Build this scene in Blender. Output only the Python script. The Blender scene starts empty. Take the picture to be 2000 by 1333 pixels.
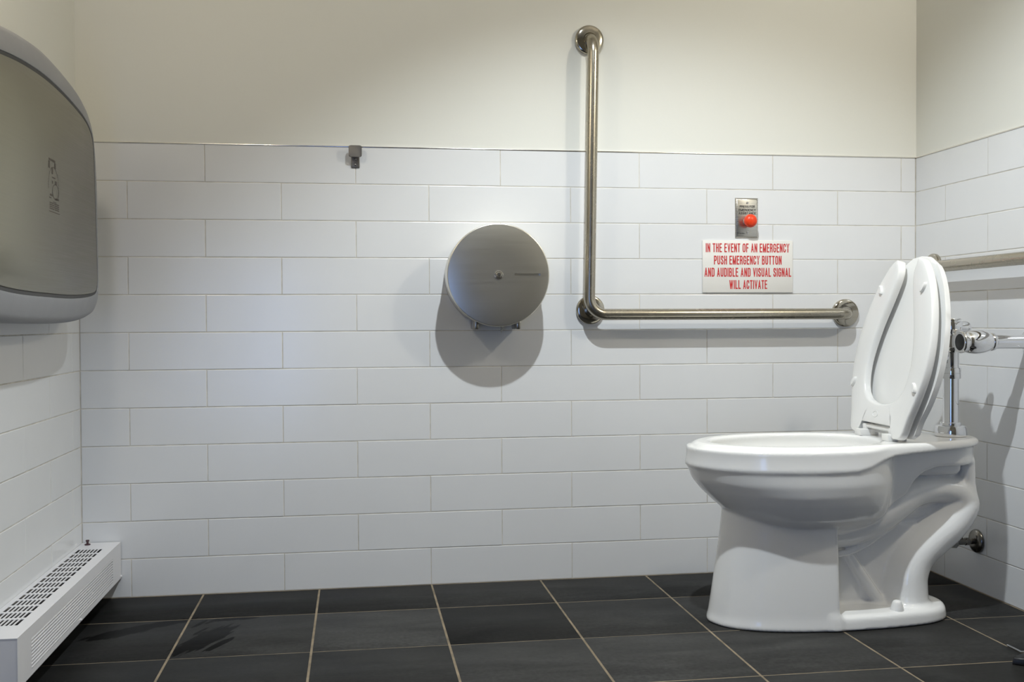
import bpy, bmesh, math, random
import numpy as np
from mathutils import Vector, Matrix

S = bpy.context.scene
COL = S.collection
random.seed(7)
PI = math.pi

# ------------------------------------------------------------------ camera
cam_data = bpy.data.cameras.new('camera')
cam_data.sensor_width = 36.0
cam_data.lens = 2041.31 / 2000.0 * 36.0
cam_data.clip_start = 0.02
cam = bpy.data.objects.new('camera', cam_data)
COL.objects.link(cam)
cR = Vector((0.98886, -0.14883, -0.00519)); cU = Vector((0.00775, 0.01662, 0.99983))
cF = cU.cross(cR).normalized(); cR = cF.cross(cU).normalized()
cam.matrix_world = Matrix(((cR.x, cU.x, -cF.x, 0.4024), (cR.y, cU.y, -cF.y, -2.957),
                           (cR.z, cU.z, -cF.z, 0.743), (0, 0, 0, 1)))
S.camera = cam

# ------------------------------------------------------------------ world, exposure, lights
w = bpy.data.worlds.new('world'); S.world = w; w.use_nodes = True
w.node_tree.nodes['Background'].inputs[0].default_value = (0.55, 0.65, 0.9, 1)
w.node_tree.nodes['Background'].inputs[1].default_value = 0.3
S.view_settings.view_transform = 'Standard'
S.view_settings.look = 'None'
S.view_settings.exposure = -0.17
S.view_settings.gamma = 1.0
S.view_settings.use_curve_mapping = False


def lamp(name, kind, loc, energy, color, **kw):
    d = bpy.data.lights.new(name, kind); d.energy = energy; d.color = color
    for k, v in kw.items(): setattr(d, k, v)
    o = bpy.data.objects.new(name, d); o.location = loc; COL.objects.link(o)
    return o


# recessed downlight, two warm wall lamps, daylight through the window behind the photographer
dl = lamp('downlight', 'SPOT', (0.88, -1.30, 2.38), 150, (0.88, 0.95, 1.0), spot_size=math.radians(106), spot_blend=0.55, shadow_soft_size=0.022)
dl.rotation_euler = (Vector((1.25, -0.95, 0.0)) - dl.location).to_track_quat('-Z', 'Y').to_euler()
lamp('wall_lamp', 'POINT', (-0.16, -1.10, 1.76), 8.2, (1.0, 0.89, 0.72), shadow_soft_size=0.05)
lamp('wall_lamp', 'POINT', (2.035, -1.32, 1.90), 25.5, (1.0, 0.92, 0.77), shadow_soft_size=0.045)
a = lamp('window_daylight', 'AREA', (-0.09, -3.70, 0.62), 6.5, (0.24, 0.44, 1.0), shape='RECTANGLE', size=0.38, size_y=1.0)
a.rotation_euler = (PI / 2, 0, 0)


# ------------------------------------------------------------------ materials
def mat(name, color, rough=0.5, metal=0.0, spec=0.5, coat=0.0, noise=0.0, nscale=20.0, bump=0.0, bscale=60.0,
        stretch=(1, 1, 1), rvar=0.0, aniso=0.0):
    m = bpy.data.materials.new(name); m.use_nodes = True
    nt = m.node_tree; N = nt.nodes; L = nt.links
    b = N['Principled BSDF']
    b.inputs['Base Color'].default_value = (*color, 1)
    b.inputs['Roughness'].default_value = rough
    b.inputs['Metallic'].default_value = metal
    b.inputs['Specular IOR Level'].default_value = spec
    b.inputs['Coat Weight'].default_value = coat
    b.inputs['Coat Roughness'].default_value = 0.06
    b.inputs['Anisotropic'].default_value = aniso
    tc = N.new('ShaderNodeTexCoord'); mp = N.new('ShaderNodeMapping'); mp.inputs['Scale'].default_value = stretch
    L.new(tc.outputs['Object'], mp.inputs['Vector'])
    if noise > 0 or rvar > 0:
        n = N.new('ShaderNodeTexNoise'); n.inputs['Scale'].default_value = nscale; n.inputs['Detail'].default_value = 5
        L.new(mp.outputs[0], n.inputs['Vector'])
        if noise > 0:
            mr = N.new('ShaderNodeMapRange'); mr.inputs[1].default_value = 0.3; mr.inputs[2].default_value = 0.7
            mr.inputs[3].default_value = 1 - noise; mr.inputs[4].default_value = 1 + noise
            L.new(n.outputs['Fac'], mr.inputs[0])
            mx = N.new('ShaderNodeVectorMath'); mx.operation = 'SCALE'; mx.inputs[0].default_value = color
            L.new(mr.outputs[0], mx.inputs['Scale']); L.new(mx.outputs[0], b.inputs['Base Color'])
        if rvar > 0:
            mr = N.new('ShaderNodeMapRange'); mr.inputs[1].default_value = 0.3; mr.inputs[2].default_value = 0.7
            mr.inputs[3].default_value = max(0.02, rough - rvar); mr.inputs[4].default_value = rough + rvar
            L.new(n.outputs['Fac'], mr.inputs[0]); L.new(mr.outputs[0], b.inputs['Roughness'])
    if bump > 0:
        n2 = N.new('ShaderNodeTexNoise'); n2.inputs['Scale'].default_value = bscale; n2.inputs['Detail'].default_value = 4
        L.new(mp.outputs[0], n2.inputs['Vector'])
        bp = N.new('ShaderNodeBump'); bp.inputs['Strength'].default_value = bump; bp.inputs['Distance'].default_value = 0.002
        L.new(n2.outputs['Fac'], bp.inputs['Height']); L.new(bp.outputs[0], b.inputs['Normal'])
    return m


M = dict(
    paint=mat('wall_paint', (0.745, 0.74, 0.68), 0.55, spec=0.3, bump=0.08, bscale=120),
    tile=mat('glazed_tile', (0.745, 0.75, 0.75), 0.20, spec=0.5, noise=0.012, nscale=6, bump=0.03, bscale=9),
    grout=mat('wall_grout', (0.58, 0.55, 0.49), 0.9, noise=0.2, nscale=25),
    fgrout=mat('floor_grout', (0.23, 0.185, 0.125), 0.9, noise=0.35, nscale=18),
    rear=mat('rear_wall_paint', (0.26, 0.25, 0.22), 0.7, noise=0.02),
    ceil=mat('ceiling_paint', (0.58, 0.57, 0.54), 0.8, noise=0.02),
    trim=mat('trim_metal', (0.80, 0.78, 0.74), 0.18, 1.0, rvar=0.05),
    satin=mat('satin_stainless', (0.43, 0.395, 0.325), 0.27, 1.0, rvar=0.02, nscale=30),
    polished=mat('polished_stainless', (0.48, 0.445, 0.375), 0.10, 1.0, rvar=0.03, nscale=15),
    brushed=mat('brushed_stainless', (0.70, 0.67, 0.59), 0.30, 1.0, rvar=0.02, nscale=3, stretch=(2, 2, 160), noise=0.012),
    panel=mat('station_steel', (0.30, 0.288, 0.238), 0.36, 1.0, rvar=0.05, nscale=3, stretch=(2, 2, 120), noise=0.04),
    plate=mat('switch_plate_steel', (0.60, 0.58, 0.54), 0.28, 1.0, rvar=0.04, nscale=4, stretch=(2, 2, 150)),
    chrome=mat('chrome', (0.82, 0.82, 0.83), 0.05, 1.0, rvar=0.02, nscale=10),
    darkmetal=mat('dark_chrome', (0.22, 0.21, 0.19), 0.22, 1.0, rvar=0.05),
    hookmetal=mat('dark_pewter', (0.20, 0.185, 0.165), 0.42, 0.8, rvar=0.06, noise=0.06),
    china=mat('vitreous_china', (0.88, 0.88, 0.865), 0.10, spec=0.55, noise=0.006, nscale=3),
    seat=mat('seat_plastic', (0.86, 0.86, 0.84), 0.24, spec=0.45, noise=0.006, nscale=4),
    casing=mat('grey_polyethylene', (0.27, 0.275, 0.29), 0.48, spec=0.4, noise=0.03, bump=0.05, bscale=220),
    gasket=mat('dark_gasket', (0.055, 0.055, 0.055), 0.6, noise=0.05),
    etch=mat('etched_ink', (0.085, 0.07, 0.055), 0.6, noise=0.1),
    enamel=mat('white_enamel', (0.74, 0.73, 0.74), 0.38, spec=0.4, noise=0.01),
    black=mat('black_plastic', (0.012, 0.012, 0.013), 0.4, noise=0.1),
    dark=mat('dark_interior', (0.02, 0.016, 0.018), 0.8, noise=0.1),
    signw=mat('sign_white', (0.78, 0.76, 0.71), 0.45, noise=0.01),
    red=mat('sign_red', (0.56, 0.028, 0.03), 0.5, noise=0.03),
    button=mat('button_red', (0.80, 0.055, 0.012), 0.32, spec=0.4, noise=0.02),
    ink=mat('black_ink', (0.02, 0.02, 0.02), 0.5, noise=0.05),
    paper=mat('tissue', (0.80, 0.79, 0.77), 0.9, noise=0.03),
    knob=mat('brown_plastic', (0.07, 0.03, 0.035), 0.4, noise=0.1),
    greyknob=mat('pale_grey_plastic', (0.42, 0.42, 0.39), 0.45, noise=0.08),
)


def slate_material():
    m = bpy.data.materials.new('slate_floor_tile'); m.use_nodes = True
    nt = m.node_tree; N = nt.nodes; L = nt.links; b = N['Principled BSDF']
    at = N.new('ShaderNodeAttribute'); at.attribute_name = 'tile_shade'
    tc = N.new('ShaderNodeTexCoord')
    mp = N.new('ShaderNodeMapping'); mp.inputs['Scale'].default_value = (1, 3.2, 1); mp.inputs['Rotation'].default_value = (0, 0, 0.5)
    L.new(tc.outputs['Object'], mp.inputs[0])
    add = N.new('ShaderNodeVectorMath'); add.operation = 'MULTIPLY_ADD'; add.inputs[1].default_value = (40, 40, 40)
    L.new(at.outputs['Vector'], add.inputs[0]); L.new(mp.outputs[0], add.inputs[2])
    n1 = N.new('ShaderNodeTexNoise'); n1.inputs['Scale'].default_value = 4.0; n1.inputs['Detail'].default_value = 8; n1.inputs['Roughness'].default_value = 0.62
    n1.inputs['Distortion'].default_value = 0.6
    L.new(add.outputs[0], n1.inputs['Vector'])
    n2 = N.new('ShaderNodeTexNoise'); n2.inputs['Scale'].default_value = 90.0; n2.inputs['Detail'].default_value = 3
    L.new(tc.outputs['Object'], n2.inputs['Vector'])
    mr = N.new('ShaderNodeMapRange'); mr.inputs[1].default_value = 0.3; mr.inputs[2].default_value = 0.72
    mr.inputs[3].default_value = 0.72; mr.inputs[4].default_value = 1.35
    L.new(n1.outputs['Fac'], mr.inputs[0])
    mr2 = N.new('ShaderNodeMapRange'); mr2.inputs[1].default_value = 0.3; mr2.inputs[2].default_value = 0.7
    mr2.inputs[3].default_value = 0.85; mr2.inputs[4].default_value = 1.15
    L.new(n2.outputs['Fac'], mr2.inputs[0])
    mu = N.new('ShaderNodeMath'); mu.operation = 'MULTIPLY'; L.new(mr.outputs[0], mu.inputs[0]); L.new(mr2.outputs[0], mu.inputs[1])
    mu2 = N.new('ShaderNodeMath'); mu2.operation = 'MULTIPLY'; L.new(mu.outputs[0], mu2.inputs[0]); L.new(at.outputs['Fac'], mu2.inputs[1])
    # damp splash near the heater: streaky dark patches with their own outline
    mins = None
    for cx_, cy_, hl, hwd, ang in ((0.045, -0.430, 0.125, 0.036, 1.137), (0.085, -0.474, 0.055, 0.012, 1.095), (0.018, -0.292, 0.034, 0.007, 1.147), (0.028, -0.358, 0.034, 0.005, 1.13),
                                   (0.045, -0.272, 0.03, 0.006, 1.0), (0.085, -0.264, 0.050, 0.011, 0.18), (0.13, -0.262, 0.03, 0.010, 0.25), (-0.095, -0.290, 0.105, 0.024, 0.47), (-0.16, -0.34, 0.09, 0.03, 0.6)):
        sep = N.new('ShaderNodeVectorMath'); sep.operation = 'SUBTRACT'; sep.inputs[1].default_value = (cx_, cy_, 0.0)
        L.new(tc.outputs['Object'], sep.inputs[0])
        rt = N.new('ShaderNodeVectorRotate'); rt.rotation_type = 'Z_AXIS'; rt.inputs['Angle'].default_value = -ang
        L.new(sep.outputs[0], rt.inputs['Vector'])
        ms = N.new('ShaderNodeMapping'); ms.inputs['Scale'].default_value = (1 / hl, 1 / hwd, 0)
        L.new(rt.outputs[0], ms.inputs[0])
        ln = N.new('ShaderNodeVectorMath'); ln.operation = 'LENGTH'; L.new(ms.outputs[0], ln.inputs[0])
        if mins is None: mins = ln.outputs['Value']
        else:
            mn = N.new('ShaderNodeMath'); mn.operation = 'MINIMUM'; L.new(mins, mn.inputs[0]); L.new(ln.outputs['Value'], mn.inputs[1]); mins = mn.outputs[0]
    rt = N.new('ShaderNodeVectorRotate'); rt.rotation_type = 'Z_AXIS'; rt.inputs['Angle'].default_value = -1.12
    L.new(tc.outputs['Object'], rt.inputs['Vector'])
    st = N.new('ShaderNodeMapping'); st.inputs['Scale'].default_value = (14, 110, 1); L.new(rt.outputs[0], st.inputs[0])
    n3 = N.new('ShaderNodeTexNoise'); n3.inputs['Scale'].default_value = 1.0; n3.inputs['Detail'].default_value = 4; L.new(st.outputs[0], n3.inputs['Vector'])
    sc = N.new('ShaderNodeMath'); sc.operation = 'MULTIPLY_ADD'; sc.inputs[1].default_value = 1.25; sc.inputs[2].default_value = -0.66
    L.new(n3.outputs['Fac'], sc.inputs[0])
    ad = N.new('ShaderNodeMath'); ad.operation = 'ADD'; L.new(mins, ad.inputs[0]); L.new(sc.outputs[0], ad.inputs[1])
    mk = N.new('ShaderNodeMapRange'); mk.inputs[1].default_value = 0.90; mk.inputs[2].default_value = 1.0
    mk.inputs[3].default_value = 0.14; mk.inputs[4].default_value = 1.0
    L.new(ad.outputs[0], mk.inputs[0])
    mu3 = N.new('ShaderNodeMath'); mu3.operation = 'MULTIPLY'; L.new(mu2.outputs[0], mu3.inputs[0]); L.new(mk.outputs[0], mu3.inputs[1])
    col = N.new('ShaderNodeVectorMath'); col.operation = 'SCALE'; col.inputs[0].default_value = (1.0, 1.0, 0.97)
    L.new(mu3.outputs[0], col.inputs['Scale']); L.new(col.outputs[0], b.inputs['Base Color'])
    b.inputs['Roughness'].default_value = 0.5; b.inputs['Specular IOR Level'].default_value = 0.07
    bp = N.new('ShaderNodeBump'); bp.inputs['Strength'].default_value = 0.25; bp.inputs['Distance'].default_value = 0.003
    L.new(n1.outputs['Fac'], bp.inputs['Height']); L.new(bp.outputs[0], b.inputs['Normal'])
    return m


M['slate'] = slate_material()

# ------------------------------------------------------------------ object helpers
ORG = {}


def root(name, loc, label, cat, group=None):
    o = bpy.data.objects.new(name, None); COL.objects.link(o)
    o.location = loc; o.empty_display_size = 0.05
    ORG[o] = Vector(loc)
    o['label'] = label; o['category'] = cat
    if group: o['group'] = group
    return o


def link(name, me, mats, parent=None, angle=40):
    if not isinstance(mats, (list, tuple)): mats = [mats]
    for m in mats: me.materials.append(m)
    o = bpy.data.objects.new(name, me); COL.objects.link(o)
    org = Vector((0, 0, 0))
    if parent is not None:
        org = ORG[parent]; o.parent = parent
        me.transform(Matrix.Translation(-org))
    ORG[o] = org
    me.update()
    if len(me.polygons):
        me.polygons.foreach_set('use_smooth', [True] * len(me.polygons))
        if angle: me.set_sharp_from_angle(angle=math.radians(angle))
    return o


def obj(name, bm, mats, parent=None, angle=40):
    bmesh.ops.recalc_face_normals(bm, faces=bm.faces)
    me = bpy.data.meshes.new(name); bm.to_mesh(me); bm.free()
    return link(name, me, mats, parent, angle)


def struct(o):
    o['kind'] = 'structure'
    return o


def box(bm, lo, hi, bev=0.0, seg=2, mi=0):
    r = bmesh.ops.create_cube(bm, size=1.0)
    for v in r['verts']:
        v.co = Vector([lo[i] + (v.co[i] + 0.5) * (hi[i] - lo[i]) for i in range(3)])
    fs = list({f for v in r['verts'] for f in v.link_faces})
    for f in fs: f.material_index = mi
    if bev > 0:
        es = list({e for v in r['verts'] for e in v.link_edges})
        bmesh.ops.bevel(bm, geom=es, offset=bev, segments=seg, affect='EDGES', profile=0.5)


def lathe(bm, prof, base, axis, n=48, cap=True, a0=0.0, a1=2 * PI, mi=0):
    """revolve (radius, height) pairs about axis through base"""
    ax = Vector(axis).normalized(); base = Vector(base)
    t = Vector((0, 0, 1)) if abs(ax.z) < 0.9 else Vector((1, 0, 0))
    e1 = ax.cross(t).normalized(); e2 = ax.cross(e1).normalized()
    full = abs(a1 - a0 - 2 * PI) < 1e-6
    cnt = n if full else n + 1
    rings = []
    for r, h in prof:
        if r < 1e-7:
            rings.append([bm.verts.new(base + ax * h)]); continue
        rings.append([bm.verts.new(base + ax * h + (e1 * math.cos(a0 + (a1 - a0) * k / n) + e2 * math.sin(a0 + (a1 - a0) * k / n)) * r) for k in range(cnt)])
    for A, B in zip(rings[:-1], rings[1:]):
        m_ = n if full else n
        for k in range(m_):
            k2 = (k + 1) % cnt
            if len(A) == 1 and len(B) == 1: continue
            if len(A) == 1: vs = [A[0], B[k], B[k2]]
            elif len(B) == 1: vs = [A[k], A[k2], B[0]]
            else: vs = [A[k], A[k2], B[k2], B[k]]
            f = bm.faces.new(vs); f.material_index = mi
    if cap and full:
        for R_ in (rings[0], rings[-1]):
            if len(R_) > 2: bm.faces.new(R_).material_index = mi


def tube(bm, pts, rad, n=20, cap=True, mi=0):
    raw = [Vector(p_) for p_ in pts]; pts = []
    for p_ in raw:
        if not pts or (p_ - pts[-1]).length > 1e-5: pts.append(p_)
    rad = [rad] * len(pts) if not hasattr(rad, '__len__') else rad
    T = []
    for i in range(len(pts)):
        a_ = pts[max(i - 1, 0)]; b_ = pts[min(i + 1, len(pts) - 1)]
        T.append((b_ - a_).normalized())
    u = T[0].orthogonal().normalized(); rings = []
    for i, p_ in enumerate(pts):
        u = (u - T[i] * u.dot(T[i])).normalized(); v = T[i].cross(u)
        rings.append([bm.verts.new(p_ + (u * math.cos(2 * PI * k / n) + v * math.sin(2 * PI * k / n)) * rad[i]) for k in range(n)])
    for A, B in zip(rings[:-1], rings[1:]):
        for k in range(n):
            bm.faces.new([A[k], A[(k + 1) % n], B[(k + 1) % n], B[k]]).material_index = mi
    if cap:
        bm.faces.new(rings[0]).material_index = mi; bm.faces.new(rings[-1]).material_index = mi


def arc(c, e1, e2, r, a0, a1, n=10):
    c, e1, e2 = Vector(c), Vector(e1), Vector(e2)
    return [c + (e1 * math.cos(a0 + (a1 - a0) * k / n) + e2 * math.sin(a0 + (a1 - a0) * k / n)) * r for k in range(n + 1)]


def smooth_closed(P, per=6):
    """Catmull-Rom through a closed 2-D outline"""
    out = []; n = len(P)
    for i in range(n):
        p0, p1, p2, p3 = [np.array(P[(i + k) % n], float) for k in (-1, 0, 1, 2)]
        for j in range(per):
            t = j / per
            out.append(tuple(0.5 * ((2 * p1) + (-p0 + p2) * t + (2 * p0 - 5 * p1 + 4 * p2 - p3) * t * t + (-p0 + 3 * p1 - 3 * p2 + p3) * t ** 3)))
    return out


def prism(bm, P, f0, f1, bev=0.0, seg=2, mi=0):
    """closed outline P; f0/f1 map (u,v) to the two faces"""
    A = [bm.verts.new(f0(*q)) for q in P]; B = [bm.verts.new(f1(*q)) for q in P]
    fa = bm.faces.new(A); fb = bm.faces.new(B[::-1]); fa.material_index = fb.material_index = mi
    n = len(P)
    for k in range(n):
        bm.faces.new([A[k], B[k], B[(k + 1) % n], A[(k + 1) % n]]).material_index = mi
    if bev > 0:
        es = [e for e in bm.edges if (e in fa.edges or e in fb.edges)]
        bmesh.ops.bevel(bm, geom=es, offset=bev, segments=seg, affect='EDGES', profile=0.5)


def text_mesh(name, body, center, width, height, mat_, parent, bold=0.0, y_axis='-Y'):
    """lettering on a surface that faces -Y; fits the given width and cap height"""
    cu = bpy.data.curves.new('txt', 'FONT'); cu.body = body; cu.align_x = 'CENTER'; cu.offset = bold
    cu.extrude = 0.0; cu.resolution_u = 4
    to = bpy.data.objects.new('txt', cu); COL.objects.link(to)
    dg = bpy.context.evaluated_depsgraph_get()
    me = bpy.data.meshes.new_from_object(to.evaluated_get(dg))
    bpy.data.objects.remove(to); bpy.data.curves.remove(cu)
    xs = [v.co.x for v in me.vertices]; ys = [v.co.y for v in me.vertices]
    x0, x1, y0, y1 = min(xs), max(xs), min(ys), max(ys)
    for v in me.vertices:
        v.co = Vector((center[0] + (v.co.x - (x0 + x1) / 2) / (x1 - x0) * width, center[1],
                       center[2] + (v.co.y - (y0 + y1) / 2) / (y1 - y0) * height))
    return link(name, me, mat_, parent, 0)


def stroke_glyphs():
    o = [(.5, 1), (.82, .97), (.96, .88), (1, .75), (1, .25), (.96, .12), (.82, .03), (.5, 0), (.18, .03), (.04, .12), (0, .25), (0, .75), (.04, .88), (.18, .97)]
    c = [(1, .66), (1, .75), (.96, .88), (.82, .97), (.5, 1), (.18, .97), (.04, .88), (0, .75), (0, .25), (.04, .12), (.18, .03), (.5, 0), (.82, .03), (.96, .12), (1, .25)]
    bowl = lambda y0, y1, x: [(0, y1), (x - .35, y1), (x - .1, y1 - .04), (x, y1 - .14), (x, y0 + .14), (x - .1, y0 + .04), (x - .35, y0), (0, y0)]
    return {
        'A': (1.06, [[(0, 0), (.5, 1)], [(.5, 1), (1, 0)], [(.26, .26), (.74, .26)]]), 'B': (1, [[(0, 0), (0, 1)], bowl(.53, 1, .94), bowl(0, .53, 1)]),
        'C': (1, [c + [(1, .34)]]), 'D': (1, [[(0, 0), (0, 1)], bowl(0, 1, 1)]), 'E': (.86, [[(1, 1), (0, 1), (0, 0), (1, 0)], [(0, .53), (.88, .53)]]),
        'F': (.84, [[(1, 1), (0, 1), (0, 0)], [(0, .51), (.85, .51)]]), 'G': (1.03, [c + [(1, .47)], [(.72, .47), (1, .47)]]),
        'H': (1, [[(0, 0), (0, 1)], [(1, 0), (1, 1)], [(0, .52), (1, .52)]]), 'I': (0.0, [[(0, 0), (0, 1)]]), 'L': (.80, [[(0, 1), (0, 0), (1, 0)]]),
        'M': (1.36, [[(0, 0), (0, 1)], [(0.03, 1), (.5, 0)], [(.5, 0), (.97, 1)], [(1, 1), (1, 0)]]), 'N': (1.02, [[(0, 0), (0, 1)], [(.03, 1), (.97, 0)], [(1, 0), (1, 1)]]),
        'O': (1.04, [o + [o[0]]]), 'P': (.95, [[(0, 0), (0, 1)], bowl(.45, 1, 1)]), 'R': (1, [[(0, 0), (0, 1)], bowl(.49, 1, .97), [(.62, .49), (.90, .40), (.95, .28), (1, 0)]]),
        'S': (.98, [[(.97, .70), (.95, .84), (.82, .96), (.5, 1), (.18, .96), (.04, .84), (.04, .70), (.16, .60), (.5, .52), (.84, .42), (.97, .30), (.97, .15), (.83, .03), (.5, 0), (.17, .03), (.03, .15), (0, .31)]]),
        'T': (.94, [[(0, 1), (1, 1)], [(.5, 1), (.5, 0)]]), 'U': (1, [[(0, 1), (0, .22), (.06, .1), (.2, .025), (.5, 0), (.8, .025), (.94, .1), (1, .22), (1, 1)]]),
        'V': (1.04, [[(0, 1), (.5, 0)], [(.5, 0), (1, 1)]]), 'W': (1.62, [[(0, 1), (.26, 0)], [(.26, 0), (.5, 1)], [(.5, 1), (.74, 0)], [(.74, 0), (1, 1)]]), 'Y': (1.0, [[(0, 1), (.5, .42), (1, 1)], [(.5, .42), (.5, 0)]])}


GLYPHS = stroke_glyphs()


def lettering(body, center, width, height, mat_, parent, weight=0.14, slim=0.40):
    """one line of condensed gothic capitals on a surface facing -Y, centred, cap height = height"""
    t_ = weight; adv = 0.0; segs = []
    for ch in body:
        if ch == ' ': adv += 0.26; continue
        wd, lines = GLYPHS[ch]; gw = wd * (slim - t_) if wd else 0.0
        for ln in lines:
            segs.append([(adv + t_ / 2 + q[0] * gw, t_ / 2 + q[1] * (1 - t_)) for q in ln])
        adv += gw + t_ + 0.085
    adv -= 0.085
    bm = bmesh.new(); sx_ = width / (adv * height)
    for si, ln in enumerate(segs):
        closed = ln[0] == ln[-1]
        n = len(ln); L_, R_ = [], []
        for i in range(n):
            pv = ln[i - 1] if i else (ln[-2] if closed else None); nx_ = ln[i + 1] if i < n - 1 else (ln[1] if closed else None)
            d0 = (Vector(ln[i]) - Vector(pv)).normalized() if pv else None; d1 = (Vector(nx_) - Vector(ln[i])).normalized() if nx_ else None
            if d0 is None: d0 = d1
            if d1 is None: d1 = d0
            n0 = Vector((-d0.y, d0.x)); n1 = Vector((-d1.y, d1.x)); m_ = n0 + n1
            m_ = m_ / max(0.35, m_.dot(n0)) if m_.length > 1e-6 else n0
            p_ = Vector(ln[i]); end = (not closed) and i in (0, n - 1)
            d_e = -d0 if i == 0 else d1
            tw = t_ * (0.86 if (n == 2 and abs(d0.x) > 0.02 and abs(d0.y) > 0.1) else 1.0)
            for S_, sg in ((L_, 1), (R_, -1)):
                q = p_ + m_ * (sg * tw / 2)
                if end:
                    if abs(d_e.y) > 0.5 and (p_.y < t_ * 0.6 or p_.y > 1 - t_ * 0.6): q = q + d_e * (((1.0 if d_e.y > 0 else 0.0) - q.y) / d_e.y)
                    elif abs(d_e.y) <= 0.5: q = q + d_e * (t_ / 2)
                S_.append(q)
        mk_ = lambda q: bm.verts.new((center[0] + (q.x - adv / 2) * height * sx_, center[1] - 0.00002 * (si % 7), center[2] + (q.y - 0.5) * height))
        LV = [mk_(q) for q in L_]; RV = [mk_(q) for q in R_]
        for i in range(n - 1): bm.faces.new([LV[i], RV[i], RV[i + 1], LV[i + 1]])
    for f in bm.faces: f.normal_update()
    me_ = bpy.data.meshes.new('lettering'); bm.to_mesh(me_); bm.free()
    return link('lettering', me_, mat_, parent, 0)


# ------------------------------------------------------------------ the room shell
XL, XR = -0.3306, 2.0862
YB = -3.6
ZC = 2.70
H, Z11, TW = 0.1028, 0.1042, 0.408
ZT = Z11 + 11 * H                      # top of the tiling


def row_z(k):
    return (0.0, Z11) if k == 11 else (Z11 + (10 - k) * H, Z11 + (11 - k) * H)


def tiled_wall(name, P, u0, u1, even_joint):
    """P(u, d, z): point at wall coordinate u, depth d into the wall (0 = tile face), height z"""
    bm = bmesh.new()

    def quadbox(ua, ub, za, zb, d0, d1, mi):
        vs = [bm.verts.new(P(u, d, z)) for d in (d0, d1) for z in (za, zb) for u in (ua, ub)]
        for q in ((0, 1, 3, 2), (4, 5, 7, 6), (0, 1, 5, 4), (2, 3, 7, 6), (0, 2, 6, 4), (1, 3, 7, 5)):
            bm.faces.new([vs[i] for i in q]).material_index = mi
    quadbox(u0 - 0.06, u1 + 0.06, 0, ZT, 0.0010, 0.12, 2)
    quadbox(u0 - 0.06, u1 + 0.06, ZT, ZC, 0.004, 0.12, 0)
    g = 0.0008; bv = 0.0016
    for k in range(12):
        z0, z1 = row_z(k)
        off = even_joint + (0 if k % 2 == 0 else TW / 2)
        i = math.floor((u0 - off) / TW)
        while off + i * TW < u1:
            a_ = max(u0, off + i * TW); b_ = min(u1, off + (i + 1) * TW); i += 1
            if b_ - a_ < 0.004: continue
            a_ += g; b_ -= g; za, zb = z0 + g, z1 - g
            t = [random.uniform(0.0, 0.0004)] * 4
            tl = random.uniform(-0.00028, 0.00028); tv = random.uniform(-0.00014, 0.00014)
            dd = [t[0] - tl - tv, t[0] + tl - tv, t[0] + tl + tv, t[0] - tl + tv]
            O = [(a_, za), (b_, za), (b_, zb), (a_, zb)]
            I = [(a_ + bv, za + bv), (b_ - bv, za + bv), (b_ - bv, zb - bv), (a_ + bv, zb - bv)]
            I1 = [(a_ + bv * .4, za + bv * .4), (b_ - bv * .4, za + bv * .4), (b_ - bv * .4, zb - bv * .4), (a_ + bv * .4, zb - bv * .4)]
            v0 = [bm.verts.new(P(q[0], 0.004, q[1])) for q in O]
            v1 = [bm.verts.new(P(q[0], dd[j] + 0.0012, q[1])) for j, q in enumerate(O)]
            v2 = [bm.verts.new(P(q[0], dd[j] + 0.00035, q[1])) for j, q in enumerate(I1)]
            v3 = [bm.verts.new(P(q[0], dd[j], q[1])) for j, q in enumerate(I)]
            for A, B in ((v0, v1), (v1, v2), (v2, v3)):
                for j in range(4):
                    bm.faces.new([A[j], A[(j + 1) % 4], B[(j + 1) % 4], B[j]]).material_index = 1
            bm.faces.new(v3).material_index = 1
    return struct(obj(name, bm, [M['paint'], M['tile'], M['grout']], angle=10))


tiled_wall('wall_back', lambda u, d, z: (u, d, z), XL, XR, 0.0)
tiled_wall('wall_left', lambda u, d, z: (XL - d, u, z), YB, 0.0, -0.282)
tiled_wall('wall_right', lambda u, d, z: (XR + d, u, z), YB, 0.0, -0.365)

# wall behind the photographer with a window in it
bm = bmesh.new()
for lo, hi in (((XL - .12, YB - .12, 0), (XR + .12, YB, 0.10)), ((XL - .12, YB - .12, 1.16), (XR + .12, YB, ZC)),
               ((XL - .12, YB - .12, 0.10), (-0.30, YB, 1.16)), ((0.12, YB - .12, 0.10), (XR + .12, YB, 1.16))):
    box(bm, lo, hi)
struct(obj('wall_front', bm, M['rear']))
bm = bmesh.new(); box(bm, (XL - .12, YB - .12, ZC), (XR + .12, .12, ZC + .1)); struct(obj('ceiling', bm, M['ceil']))

# metal edge trim on top of the tiling
for nm, lo, hi in (('trim_1', (XL, -0.0014, ZT - 0.0005), (XR, 0.006, ZT + 0.0028)),
                   ('trim_2', (XR - 0.0014, YB, ZT - 0.0005), (XR + 0.006, 0, ZT + 0.0028)),
                   ('trim_3', (XL - 0.006, YB, ZT - 0.0005), (XL + 0.0014, 0, ZT + 0.0028))):
    bm = bmesh.new(); box(bm, lo, hi, 0.0010, 3); struct(obj(nm, bm, M['trim']))

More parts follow.
